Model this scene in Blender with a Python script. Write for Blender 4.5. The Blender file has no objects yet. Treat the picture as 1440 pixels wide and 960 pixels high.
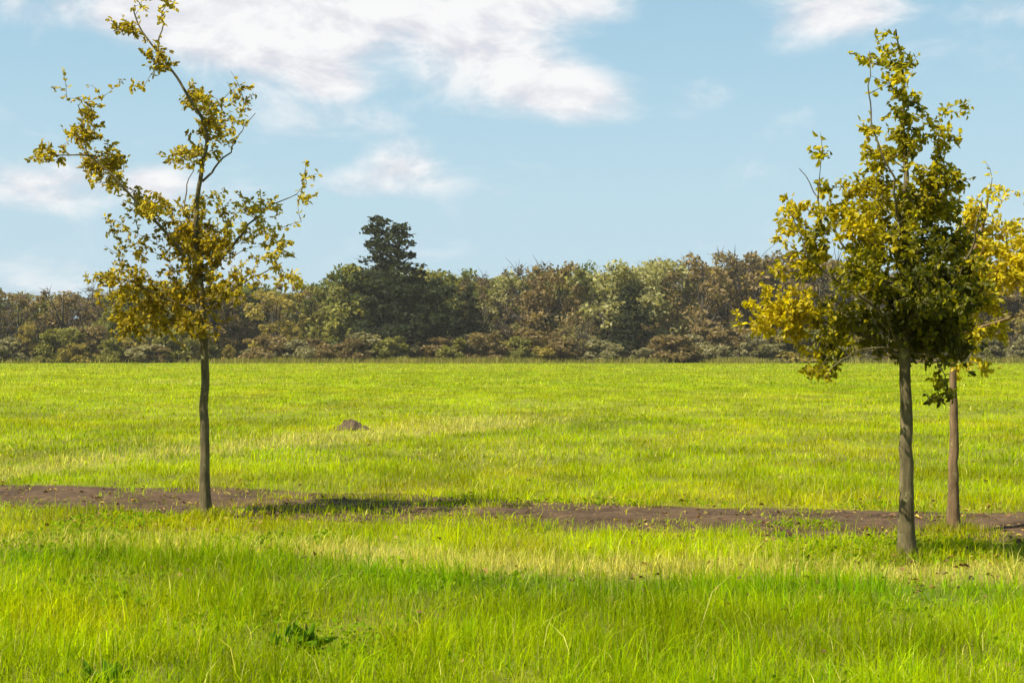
import bpy, math, random
import numpy as np
random.seed(7); rng = np.random.default_rng(11)
R = math.radians
S = bpy.context.scene
C = S.collection

# ------------------------------------------------------------------ camera figures (36 mm sensor, 50 mm lens, eye height 1.6 m)
HAZE = 0.00013
FP, HX, HY, EYE = 2000.0, 720.0, 495.0, 1.6

def gz(x, y):
    """gentle swell of the meadow"""
    x = np.asarray(x, float); y = np.asarray(y, float)
    f = np.clip((120 - y) / 100, 0, 1)
    return f * (0.018*np.sin(x*0.9+1.3)*np.sin(y*0.55+0.4) + 0.022*np.sin(x*0.33+y*0.41) + 0.006*np.sin(x*2.3-y*1.7))

def at(px, py, Y):
    return np.array([(px-HX)/FP*Y, Y, EYE-(py-HY)/FP*Y])

def ground_at(px, py):
    Y = EYE*FP/(py-HY)
    x = (px-HX)/FP*Y
    return np.array([x, Y, float(gz(x, Y))])

# ------------------------------------------------------------------ value noise in numpy
def vnoise(x, y, seed=0):
    x = np.asarray(x, float); y = np.asarray(y, float)
    xi = np.floor(x).astype(np.int64); yi = np.floor(y).astype(np.int64)
    xf = x-xi; yf = y-yi
    u = xf*xf*(3-2*xf); v = yf*yf*(3-2*yf)
    def h(a, b):
        n = (a*374761393 + b*668265263 + seed*974711) & 0x7fffffff
        n = ((n ^ (n >> 13))*1274126177) & 0x7fffffff
        return ((n ^ (n >> 16)) & 0xffff)/65535.0
    return (h(xi, yi)*(1-u)+h(xi+1, yi)*u)*(1-v) + (h(xi, yi+1)*(1-u)+h(xi+1, yi+1)*u)*v

def fbm(x, y, seed=0, o=4):
    s = 0; a = 0.5; n = 0
    for k in range(o):
        s = s + a*vnoise(np.asarray(x)*2**k, np.asarray(y)*2**k, seed+k*17); n += a; a *= 0.5
    return s/n

def sstep(a, b, x):
    t = np.clip((np.asarray(x, float)-a)/(b-a), 0, 1); return t*t*(3-2*t)

# ------------------------------------------------------------------ what grows where (ground plan in metres)
PATH = [ground_at(-400, 680), ground_at(0, 692), ground_at(250, 699), ground_at(520, 711), ground_at(760, 724), ground_at(1100, 733), ground_at(1440, 739), ground_at(1800, 749)]
DRY1 = [ground_at(-400, 752), ground_at(0, 759), ground_at(450, 770), ground_at(640, 791), ground_at(1000, 799), ground_at(1440, 806), ground_at(1800, 812)]
DRY2 = [ground_at(-300, 692), ground_at(-20, 668), ground_at(150, 646), ground_at(350, 629), ground_at(500, 611), ground_at(700, 592)]

def pl_dist(P, x, y):
    """signed distance (across y) and station x-range to a polyline"""
    best = np.full(np.shape(x), 1e9); sgn = np.zeros(np.shape(x)); par = np.zeros(np.shape(x))
    for k in range(len(P)-1):
        a = P[k][:2]; b = P[k+1][:2]; d = b-a; L2 = d@d
        t = np.clip(((x-a[0])*d[0]+(y-a[1])*d[1])/L2, 0, 1)
        dx = x-(a[0]+t*d[0]); dy = y-(a[1]+t*d[1]); ds = np.hypot(dx, dy)
        m = ds < best
        best = np.where(m, ds, best); par = np.where(m, k+t, par)
        sgn = np.where(m, np.sign(d[0]*dy-d[1]*dx), sgn)
    return best, sgn, par

def path_wear(x, y):
    """1 on the bare middle of the path, 0 in the grass; the path is half grown over near its middle"""
    d, s, p = pl_dist(PATH, x, y)
    w = 1.0 + 0.22*(1-sstep(-4, -1, x)) + 0.30*(fbm(x*1.1, y*1.1, 3)-0.5)*2
    bare = 1-sstep(w*0.55, w*1.2, d + 0.35*(fbm(x*3.1, y*3.1, 9)-0.5))
    over = np.clip(np.exp(-((x+1.35)/1.45)**2)*1.35, 0, 1)
    return np.clip(bare*(1-over*sstep(0.05, 0.38, fbm(x*1.7, y*1.7, 21)))*(1-0.8*sstep(0.56, 0.72, fbm(x*1.2+3, y*2.0, 23))), 0, 1)

def dry_mask(x, y):
    d, s, p = pl_dist(DRY1, x, y)
    m1 = (1-sstep(0.12, 0.55, d + 0.5*(fbm(x*1.3, y*1.3, 31)-0.5)))*(0.75+0.7*fbm(x*0.8, y*0.9, 35))*(0.85+0.15*sstep(-2.5, -0.5, x))
    d2, s, p = pl_dist(DRY2, x, y)
    wd = np.clip((y-12)*0.10, 0.3, 2.2)
    m2 = (1-sstep(0.3, 1.2, d2/wd + 0.7*(fbm(x*0.7, y*0.5, 41)-0.5)))*0.68
    m3 = sstep(0.60, 0.78, fbm(x*0.35, y*0.12, 51))*0.25*sstep(14, 20, y)
    return np.clip(np.maximum(np.maximum(m1, m2), m3), 0, 1)

def lush_mask(x, y):
    """greener, longer grass on the near side of the dry strip"""
    d, s, p = pl_dist(DRY1, x, y)
    sd = d*s
    near = 1-sstep(-0.9, -0.15, sd)
    k = 0.62+0.38*np.exp(-((sd+0.85)/0.55)**2)
    patch = 0.30*sstep(0.5, 0.75, fbm(x*0.5, y*0.25, 61))*sstep(9, 14, y)
    return np.clip(np.maximum(near*k*(0.65+0.6*fbm(x*0.9, y*0.9, 65)), patch), 0, 1)

# ------------------------------------------------------------------ object helpers
def new_obj(name, verts, faces, mat, parent=None, tint=None, smooth=False, loc=None):
    """faces: (n,k) array or list of such arrays"""
    verts = np.asarray(verts, np.float32).reshape(-1, 3)
    if not isinstance(faces, list): faces = [faces]
    faces = [np.asarray(f, np.int32) for f in faces if len(f)]
    me = bpy.data.meshes.new(name)
    me.vertices.add(len(verts)); me.vertices.foreach_set('co', verts.ravel())
    idx = np.concatenate([f.ravel() for f in faces])
    tot = np.concatenate([np.full(len(f), f.shape[1], np.int32) for f in faces])
    st = np.concatenate([[0], np.cumsum(tot)[:-1]]).astype(np.int32)
    me.loops.add(len(idx)); me.loops.foreach_set('vertex_index', idx)
    me.polygons.add(len(tot)); me.polygons.foreach_set('loop_start', st); me.polygons.foreach_set('loop_total', tot)
    if smooth: me.polygons.foreach_set('use_smooth', np.ones(len(tot), bool))
    if tint is not None:
        a = me.attributes.new('tint', 'FLOAT_COLOR', 'POINT')
        t = np.ones((len(verts), 4), np.float32); t[:, :3] = tint
        a.data.foreach_set('color', t.ravel())
    me.update(calc_edges=True); me.validate()
    me.materials.append(mat)
    o = bpy.data.objects.new(name, me); C.objects.link(o)
    if parent is not None: o.parent = parent
    if loc is not None: o.location = loc
    return o

def tag(o, label, cat, group=None):
    o['label'] = label; o['category'] = cat
    if group: o['group'] = group
    return o

def thing(name, loc, label, cat, group=None, rz=0):
    o = bpy.data.objects.new(name, None); C.objects.link(o)
    o.location = loc; o.rotation_euler = (0, 0, rz); o.empty_display_size = 0.3
    return tag(o, label, cat, group)

# ------------------------------------------------------------------ materials
def mat(name):
    m = bpy.data.materials.new(name); m.use_nodes = True
    nt = m.node_tree; nt.nodes.clear()
    return m, nt

def N(nt, t, **kw):
    n = nt.nodes.new(t)
    for k, v in kw.items():
        if k in n.inputs.keys() if isinstance(k, str) else False: n.inputs[k].default_value = v
        else: setattr(n, k, v)
    return n

def L(nt, a, b): nt.links.new(a, b)

def ramp(nt, fac, stops):
    r = nt.nodes.new('ShaderNodeValToRGB'); L(nt, fac, r.inputs[0])
    e = r.color_ramp.elements
    e[0].position, e[0].color = stops[0][0], (*stops[0][1], 1)
    e[1].position, e[1].color = stops[-1][0], (*stops[-1][1], 1)
    for p, c in stops[1:-1]:
        x = e.new(p); x.color = (*c, 1)
    return r

def leaf_material(name, trans=0.45, rough=0.55, jitter=0.35, spec=0.2):
    """colour from the leaf's own tint, varied leaf by leaf, part of the light passing through"""
    m, nt = mat(name)
    at_ = N(nt, 'ShaderNodeAttribute', attribute_name='tint')
    geo = N(nt, 'ShaderNodeNewGeometry')
    mp = N(nt, 'ShaderNodeMapRange'); L(nt, geo.outputs['Random Per Island'], mp.inputs[0])
    mp.inputs[3].default_value = 1-jitter; mp.inputs[4].default_value = 1+jitter
    mul = N(nt, 'ShaderNodeVectorMath', operation='SCALE'); L(nt, at_.outputs['Color'], mul.inputs[0]); L(nt, mp.outputs[0], mul.inputs['Scale'])
    p = N(nt, 'ShaderNodeBsdfPrincipled'); p.inputs['Roughness'].default_value = rough; p.inputs['Specular IOR Level'].default_value = spec
    L(nt, mul.outputs[0], p.inputs['Base Color'])
    tr = N(nt, 'ShaderNodeBsdfTranslucent')
    tm = N(nt, 'ShaderNodeVectorMath', operation='MULTIPLY'); L(nt, mul.outputs[0], tm.inputs[0]); tm.inputs[1].default_value = (1.5, 1.45, 0.7)
    L(nt, tm.outputs[0], tr.inputs[0])
    mx = N(nt, 'ShaderNodeMixShader'); mx.inputs[0].default_value = trans
    L(nt, p.outputs[0], mx.inputs[1]); L(nt, tr.outputs[0], mx.inputs[2])
    out = N(nt, 'ShaderNodeOutputMaterial'); L(nt, mx.outputs[0], out.inputs[0])
    return m

def bark_material(name, c1, c2, scale=9):
    m, nt = mat(name)
    tc = N(nt, 'ShaderNodeTexCoord')
    mp = N(nt, 'ShaderNodeMapping'); mp.inputs['Scale'].default_value = (1, 1, 0.22); L(nt, tc.outputs['Object'], mp.inputs[0])
    n1 = N(nt, 'ShaderNodeTexNoise'); n1.inputs['Scale'].default_value = scale*3; n1.inputs['Detail'].default_value = 6; n1.inputs['Roughness'].default_value = 0.7
    L(nt, mp.outputs[0], n1.inputs['Vector'])
    n2 = N(nt, 'ShaderNodeTexNoise'); n2.inputs['Scale'].default_value = scale*0.4; n2.inputs['Detail'].default_value = 4
    L(nt, tc.outputs['Object'], n2.inputs['Vector'])
    ad = N(nt, 'ShaderNodeMath', operation='MULTIPLY_ADD'); L(nt, n1.outputs[0], ad.inputs[0]); ad.inputs[1].default_value = 0.65
    sc = N(nt, 'ShaderNodeMath', operation='MULTIPLY'); L(nt, n2.outputs[0], sc.inputs[0]); sc.inputs[1].default_value = 0.35
    L(nt, sc.outputs[0], ad.inputs[2])
    r = ramp(nt, ad.outputs[0], [(0.32, c1), (0.52, tuple((a+b)/2 for a, b in zip(c1, c2))), (0.68, c2)])
    n3 = N(nt, 'ShaderNodeTexNoise'); n3.inputs['Scale'].default_value = scale*1.1; n3.inputs['Detail'].default_value = 7; n3.inputs['Roughness'].default_value = 0.75; L(nt, tc.outputs['Object'], n3.inputs['Vector'])
    lm = N(nt, 'ShaderNodeMapRange', interpolation_type='SMOOTHSTEP'); L(nt, n3.outputs[0], lm.inputs[0]); lm.inputs[1].default_value = 0.56; lm.inputs[2].default_value = 0.66; lm.inputs[4].default_value = 0.75
    lx = N(nt, 'ShaderNodeMix', data_type='RGBA'); L(nt, lm.outputs[0], lx.inputs[0]); L(nt, r.outputs[0], lx.inputs[6]); lx.inputs[7].default_value = (0.24, 0.23, 0.08, 1)
    bp = N(nt, 'ShaderNodeBump'); bp.inputs['Strength'].default_value = 1.0; bp.inputs['Distance'].default_value = 0.02; L(nt, ad.outputs[0], bp.inputs['Height'])
    p = N(nt, 'ShaderNodeBsdfPrincipled'); p.inputs['Roughness'].default_value = 0.9; p.inputs['Specular IOR Level'].default_value = 0.15
    L(nt, lx.outputs[2], p.inputs['Base Color']); L(nt, bp.outputs[0], p.inputs['Normal'])
    out = N(nt, 'ShaderNodeOutputMaterial'); L(nt, p.outputs[0], out.inputs[0])
    return m

def soil_material(name, c1, c2, scale):
    m, nt = mat(name)
    tc = N(nt, 'ShaderNodeTexCoord')
    n1 = N(nt, 'ShaderNodeTexNoise'); n1.inputs['Scale'].default_value = scale; n1.inputs['Detail'].default_value = 8; n1.inputs['Roughness'].default_value = 0.65
    L(nt, tc.outputs['Object'], n1.inputs['Vector'])
    n2 = N(nt, 'ShaderNodeTexNoise'); n2.inputs['Scale'].default_value = scale*9; n2.inputs['Detail'].default_value = 4
    L(nt, tc.outputs['Object'], n2.inputs['Vector'])
    mx = N(nt, 'ShaderNodeMath', operation='MULTIPLY_ADD'); L(nt, n1.outputs[0], mx.inputs[0]); mx.inputs[1].default_value = 0.6
    s2 = N(nt, 'ShaderNodeMath', operation='MULTIPLY'); L(nt, n2.outputs[0], s2.inputs[0]); s2.inputs[1].default_value = 0.4; L(nt, s2.outputs[0], mx.inputs[2])
    r = ramp(nt, mx.outputs[0], [(0.35, c1), (0.65, c2)])
    bp = N(nt, 'ShaderNodeBump'); bp.inputs['Strength'].default_value = 0.9; bp.inputs['Distance'].default_value = 0.03; L(nt, mx.outputs[0], bp.inputs['Height'])
    p = N(nt, 'ShaderNodeBsdfPrincipled'); p.inputs['Roughness'].default_value = 0.95; p.inputs['Specular IOR Level'].default_value = 0.1
    L(nt, r.outputs[0], p.inputs['Base Color']); L(nt, bp.outputs[0], p.inputs['Normal'])
    out = N(nt, 'ShaderNodeOutputMaterial'); L(nt, p.outputs[0], out.inputs[0])
    return m

def ground_material():
    m, nt = mat('meadow_ground')
    a = N(nt, 'ShaderNodeAttribute', attribute_name='tint')
    tc = N(nt, 'ShaderNodeTexCoord')
    n1 = N(nt, 'ShaderNodeTexNoise'); n1.inputs['Scale'].default_value = 14; n1.inputs['Detail'].default_value = 8; n1.inputs['Roughness'].default_value = 0.7
    L(nt, tc.outputs['Object'], n1.inputs['Vector'])
    n2 = N(nt, 'ShaderNodeTexNoise'); n2.inputs['Scale'].default_value = 1.3; n2.inputs['Detail'].default_value = 6
    L(nt, tc.outputs['Object'], n2.inputs['Vector'])
    r1 = ramp(nt, n1.outputs[0], [(0.3, (0.62, 0.66, 0.6)), (0.7, (1.28, 1.25, 1.3))])
    r2 = ramp(nt, n2.outputs[0], [(0.3, (0.86, 0.9, 0.85)), (0.7, (1.14, 1.1, 1.15))])
    v = N(nt, 'ShaderNodeVectorMath', operation='MULTIPLY'); L(nt, a.outputs['Color'], v.inputs[0]); L(nt, r1.outputs[0], v.inputs[1])
    v2 = N(nt, 'ShaderNodeVectorMath', operation='MULTIPLY'); L(nt, v.outputs[0], v2.inputs[0]); L(nt, r2.outputs[0], v2.inputs[1])
    bp = N(nt, 'ShaderNodeBump'); bp.inputs['Strength'].default_value = 0.7; bp.inputs['Distance'].default_value = 0.05; L(nt, n1.outputs[0], bp.inputs['Height'])
    p = N(nt, 'ShaderNodeBsdfPrincipled'); p.inputs['Roughness'].default_value = 0.9; p.inputs['Specular IOR Level'].default_value = 0.1
    L(nt, v2.outputs[0], p.inputs['Base Color']); L(nt, bp.outputs[0], p.inputs['Normal'])
    out = N(nt, 'ShaderNodeOutputMaterial'); L(nt, p.outputs[0], out.inputs[0])
    return m

M_LEAF = leaf_material('autumn_leaf', 0.5, 0.5, 0.35, 0.15)
M_FAR = leaf_material('distant_foliage', 0.35, 0.8, 0.4, 0.05)
M_GRASS = leaf_material('grass_blade', 0.48, 0.7, 0.28, 0.02)
M_LITTER = leaf_material('fallen_leaf', 0.15, 0.7, 0.4)
M_BARK = bark_material('young_bark', (0.035, 0.027, 0.012), (0.20, 0.155, 0.07))
M_BARK2 = bark_material('reddish_bark', (0.07, 0.04, 0.018), (0.24, 0.155, 0.075))
M_FBARK = bark_material('distant_bark', (0.035, 0.028, 0.02), (0.11, 0.09, 0.065), 2)
M_SOIL = soil_material('path_soil', (0.022, 0.013, 0.007), (0.112, 0.068, 0.034), 2.2)
M_MOLE = soil_material('heaped_soil', (0.04, 0.026, 0.014), (0.14, 0.095, 0.055), 12)

# ------------------------------------------------------------------ leaf and tube builders
def leaves_mesh(pos, direc, size, tint, width=0.55, fold=0.25):
    """one folded six-point blade per leaf; pos (n,3) stalk point, direc (n,3) leaf direction"""
    n = len(pos)
    d = direc/np.linalg.norm(direc, axis=1, keepdims=True)
    r = rng.normal(size=(n, 3)); s = np.cross(d, r); s /= np.linalg.norm(s, axis=1, keepdims=True)+1e-9
    nn = np.cross(s, d)
    sz = size[:, None]; w = sz*width*0.5*rng.uniform(0.8, 1.2, (n, 1))
    droop = -rng.uniform(0.0, 0.35, (n, 1))*sz*nn
    b = pos; t = pos+d*sz+droop
    m1 = pos+d*sz*0.33; m2 = pos+d*sz*0.70+droop*0.4
    up = nn*w*fold*2
    V = np.stack([b, m1+s*w+up, m2+s*w*0.8+up*0.8, t, m2-s*w*0.8+up*0.8, m1-s*w+up], 1).reshape(-1, 3)
    base = np.arange(n)[:, None]*6
    F = np.concatenate([base+np.array([[0, 1, 2, 3]]), base+np.array([[0, 3, 4, 5]])])
    return V, F, np.repeat(tint, 6, 0)

def tubes(lines, sides=6):
    """lines: list of (points (k,3), radii (k,))"""
    Vs, Fs, off = [], [], 0
    for P, rad in lines:
        P = np.asarray(P, float); k = len(P); ns = sides if np.max(rad) > 0.012 else 4
        if np.max(rad) > 0.04: ns = 24
        T = np.gradient(P, axis=0); T /= np.linalg.norm(T, axis=1, keepdims=True)+1e-9
        ref = np.array([1, 0, 0.0]) if abs(T[0, 0]) < 0.9 else np.array([0, 1.0, 0])
        u = np.cross(T, ref); u /= np.linalg.norm(u, axis=1, keepdims=True)+1e-9
        v = np.cross(T, u)
        a = np.linspace(0, 2*np.pi, ns, endpoint=False)
        rr_ = np.asarray(rad)[:, None]*np.ones(ns)
        if np.max(rad) > 0.04:
            zz = np.arange(k)[:, None]*0.06
            rr_ = rr_*(1+0.16*(fbm(np.cos(a)[None]*1.3+zz*1.1+5, np.sin(a)[None]*1.3+zz*0.7+5, 131, 3)-0.5)*2)
            rr_ = rr_*(1+0.45*np.exp(-zz/0.07)*np.clip(np.cos(a*4+1.0)+0.2*np.cos(a*3), 0, 1)[None])
        ring = P[:, None]+rr_[:, :, None]*(np.cos(a)[None, :, None]*u[:, None]+np.sin(a)[None, :, None]*v[:, None])
        Vs.append(ring.reshape(-1, 3))
        i = np.arange(k-1)[:, None]*ns; j = np.arange(ns)[None]; j2 = (j+1) % ns
        Fs.append(np.stack([i+j, i+j2, i+ns+j2, i+ns+j], -1).reshape(-1, 4)+off)
        off += k*ns
    return np.concatenate(Vs), np.concatenate(Fs)

def spline(P, step):
    P = np.asarray(P, float)
    Q = np.vstack([2*P[0]-P[1], P, 2*P[-1]-P[-2]])
    out = []
    for k in range(1, len(Q)-2):
        n = max(2, int(np.linalg.norm(Q[k+1]-Q[k])/step))
        t = np.linspace(0, 1, n, endpoint=False)[:, None]
        p0, p1, p2, p3 = Q[k-1], Q[k], Q[k+1], Q[k+2]
        out.append(0.5*((2*p1)+(-p0+p2)*t+(2*p0-5*p1+4*p2-p3)*t**2+(-p0+3*p1-3*p2+p3)*t**3))
    return np.vstack(out+[P[-1:]])

def young_tree(name, label, group, base, Y, limbs, clumps, palette, bark, leaf_len, twig_r=0.0022, per_twig=7, dens=1.0):
    """limbs: list of (list of (px,py,depth offset), r0, r1); clumps: (px,py,rx,ry,n,hue[,depth])"""
    root = thing(name, base, label, 'tree', group)
    org = np.array(base); ppm = FP/Y
    lines, nodes = [], []
    for k, (pts, r0, r1) in enumerate(limbs):
        P = np.array([at(p[0], p[1], Y)+np.array([0, p[2] if len(p) > 2 else 0, 0]) for p in pts])
        if k == 0: P[0] = org+np.array([0, 0, -0.05])
        Q = spline(P, 0.06)
        s = np.linspace(0, 1, len(Q))
        wob = np.stack([fbm(s*9+k*7, s*0+k, 71, 3)-0.5, fbm(s*9+k*5, s*0+k, 77, 3)-0.5, 0*s], 1)
        Q = Q+wob*0.09*np.minimum(1, s*6)[:, None]
        rad = r0+(r1-r0)*s**0.8
        if k == 0:
            rad = rad*(1+0.55*np.exp(-s*len(Q)*0.06/0.10))*(1+0.10*(fbm(s*25, s*0, 5, 2)-0.5))
        lines.append((Q-org, rad))
        nodes.append(Q[8 if k == 0 else 2:] if k else Q[Q[:, 2] > 1.35])
    nodes = np.vstack(nodes)
    # twig tips
    tips, hue = [], []
    for c in clumps:
        px, py, rx, ry, n, h = c[:6]; dep = c[6] if len(c) > 6 else None
        q = max(2, int(round(n*dens/per_twig)))
        cen = at(px, py, Y)
        dep = rng.normal(0, 0.22) if dep is None else dep
        v = rng.normal(size=(q, 3))*0.55
        sd = max(0.16, (rx+ry)/ppm*0.5)
        tips.append(cen+np.array([0, dep, 0])+v*np.array([rx/ppm, sd*1.15, ry/ppm])*1.05)
        hue.append(np.clip(rng.normal(h, 0.17, q), 0, 1))
    tips = np.vstack(tips); hue = np.concatenate(hue)
    dmin = np.array([np.min(np.linalg.norm(nodes-t, axis=1)) for t in tips])
    buf = np.zeros((len(nodes)+len(tips)*8, 3)); nb = len(nodes); buf[:nb] = nodes
    LP, LD, LH = [], [], []
    for i in np.argsort(dmin):
        t = tips[i]
        d = buf[:nb]-t
        dist = np.linalg.norm(d, axis=1)
        cost = dist+0.9*np.clip(d[:, 2]+0.35*np.hypot(d[:, 0], d[:, 1]), 0, None)
        j = int(np.argmin(cost)); a = buf[j].copy(); D = float(dist[j])
        if D < 0.03: t = a+rng.normal(size=3)*0.1; D = float(np.linalg.norm(t-a))
        mid = (a+t)/2+np.array([0, 0, 0.10*D])+rng.normal(size=3)*0.10*D
        k = max(4, int(D/0.06)); s = np.linspace(0, 1, k)[:, None]
        P = (1-s)**2*a+2*s*(1-s)*mid+s*s*t
        r0 = twig_r+0.006*min(1.0, D)
        lines.append((P-org, np.linspace(r0, twig_r*0.6, k)))
        m = min(8, k-1); sel = np.linspace(1, k-1, m).astype(int)
        buf[nb:nb+m] = P[sel]; nb += m
        # leaves along the outer part of the twig
        q = per_twig
        u = rng.uniform(max(0.0, 1-0.34/max(D, 0.05)), 1.0, q)[:, None]
        pp = (1-u)**2*a+2*u*(1-u)*mid+u*u*t+rng.normal(size=(q, 3))*0.012
        dr = (t-a)/D*0.55+rng.normal(size=(q, 3))*0.75+np.array([0, 0, -0.35])
        LP.append(pp); LD.append(dr); LH.append(np.clip(hue[i]+rng.normal(0, 0.10, q), 0, 1))
    LP = np.vstack(LP)-org; LD = np.vstack(LD); LH = np.concatenate(LH)
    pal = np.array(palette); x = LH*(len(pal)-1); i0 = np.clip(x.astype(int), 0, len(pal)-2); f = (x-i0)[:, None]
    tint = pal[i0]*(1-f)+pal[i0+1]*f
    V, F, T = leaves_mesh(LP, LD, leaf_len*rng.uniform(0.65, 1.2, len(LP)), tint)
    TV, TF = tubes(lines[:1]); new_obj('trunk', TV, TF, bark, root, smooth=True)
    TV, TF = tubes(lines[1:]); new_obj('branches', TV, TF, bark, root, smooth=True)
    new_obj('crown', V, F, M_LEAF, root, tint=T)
    print(name, 'leaves', len(LP), 'twigs', len(tips))
    return root

# ------------------------------------------------------------------ near trees
# palette from deep olive through ochre to gold
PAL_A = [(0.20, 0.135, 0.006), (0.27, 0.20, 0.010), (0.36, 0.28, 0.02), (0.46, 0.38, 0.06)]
PAL_B = [(0.055, 0.060, 0.003), (0.165, 0.155, 0.004), (0.285, 0.245, 0.005), (0.38, 0.305, 0.006), (0.46, 0.355, 0.008)]  # first stop darkened: shade of the crown core put into the leaf colour
PAL_C = [(0.28, 0.25, 0.008), (0.42, 0.35, 0.010), (0.50, 0.40, 0.010), (0.55, 0.46, 0.05)]

b1 = ground_at(290, 724)
young_tree('young_tree', 'thin young tree with sparse ochre leaves leaning to the upper left, alone on the left', 'young trees in the grass', b1, b1[1],
    [([(290, 724), (290, 620), (288, 500), (286, 410), (278, 335), (284, 255), (289, 185), (268, 140), (246, 108), (220, 76), (196, 42), (186, 10)], 0.058, 0.006),
     ([(284, 405, 0), (252, 348, -.05), (205, 293, -.12), (168, 250, -.18), (130, 214, -.15), (117, 150, -.1)], 0.024, 0.004),
     ([(140, 222, -.16), (100, 222, -.2), (55, 226, -.25)], 0.010, 0.003),
     ([(286, 395, 0), (328, 335, .15), (368, 292, .25), (412, 268, .3)], 0.020, 0.004),
     ([(287, 445, 0), (240, 420, -.2), (192, 398, -.3), (158, 388, -.35)], 0.018, 0.004),
     ([(287, 455, 0), (226, 452, .25), (165, 450, .35)], 0.016, 0.004),
     ([(288, 435, 0), (340, 402, -.2), (405, 372, -.3)], 0.017, 0.004),
     ([(284, 255, 0), (318, 212, .1), (354, 155, .15)], 0.013, 0.003),
     ([(220, 76, 0), (224, 30, .05), (232, -30, .1)], 0.009, 0.003),
     ([(280, 330, 0), (250, 280, .3), (262, 215, .4)], 0.014, 0.003)],
    [(222, 0, 26, 26, 70, .85), (188, 48, 15, 16, 60, .4), (228, 88, 20, 16, 80, .35), (256, 122, 16, 18, 130, .35), (288, 165, 16, 30, 190, .45),
     (268, 218, 28, 14, 130, .55), (357, 152, 14, 12, 40, .35), (325, 190, 20, 45, 45, .6), (117, 155, 15, 18, 70, .45), (122, 192, 20, 14, 100, .4),
     (82, 222, 24, 11, 70, .5), (120, 222, 20, 14, 160, .35), (155, 222, 16, 14, 110, .45), (150, 255, 22, 14, 80, .6), (192, 285, 20, 18, 140, .5),
     (224, 292, 16, 14, 80, .6), (275, 288, 36, 18, 100, .75), (355, 288, 42, 20, 120, .7), (425, 262, 12, 34, 26, .6), (255, 328, 40, 22, 420, .25),
     (290, 352, 38, 22, 320, .30), (330, 320, 38, 18, 90, .75), (388, 350, 24, 34, 120, .7), (418, 392, 22, 18, 45, .6), (165, 325, 20, 13, 40, .5),
     (190, 355, 16, 18, 50, .45), (155, 392, 18, 14, 45, .5), (192, 396, 22, 22, 150, .4), (215, 430, 55, 32, 480, .35), (268, 400, 46, 36, 380, .2),
     (170, 452, 28, 18, 170, .45), (332, 400, 34, 26, 130, .5), (262, 462, 46, 14, 130, .3), (100, 122, 30, 10, 20, .5), (175, 122, 20, 10, 20, .5)],
    PAL_A, M_BARK, 0.054, dens=2.6)

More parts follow.
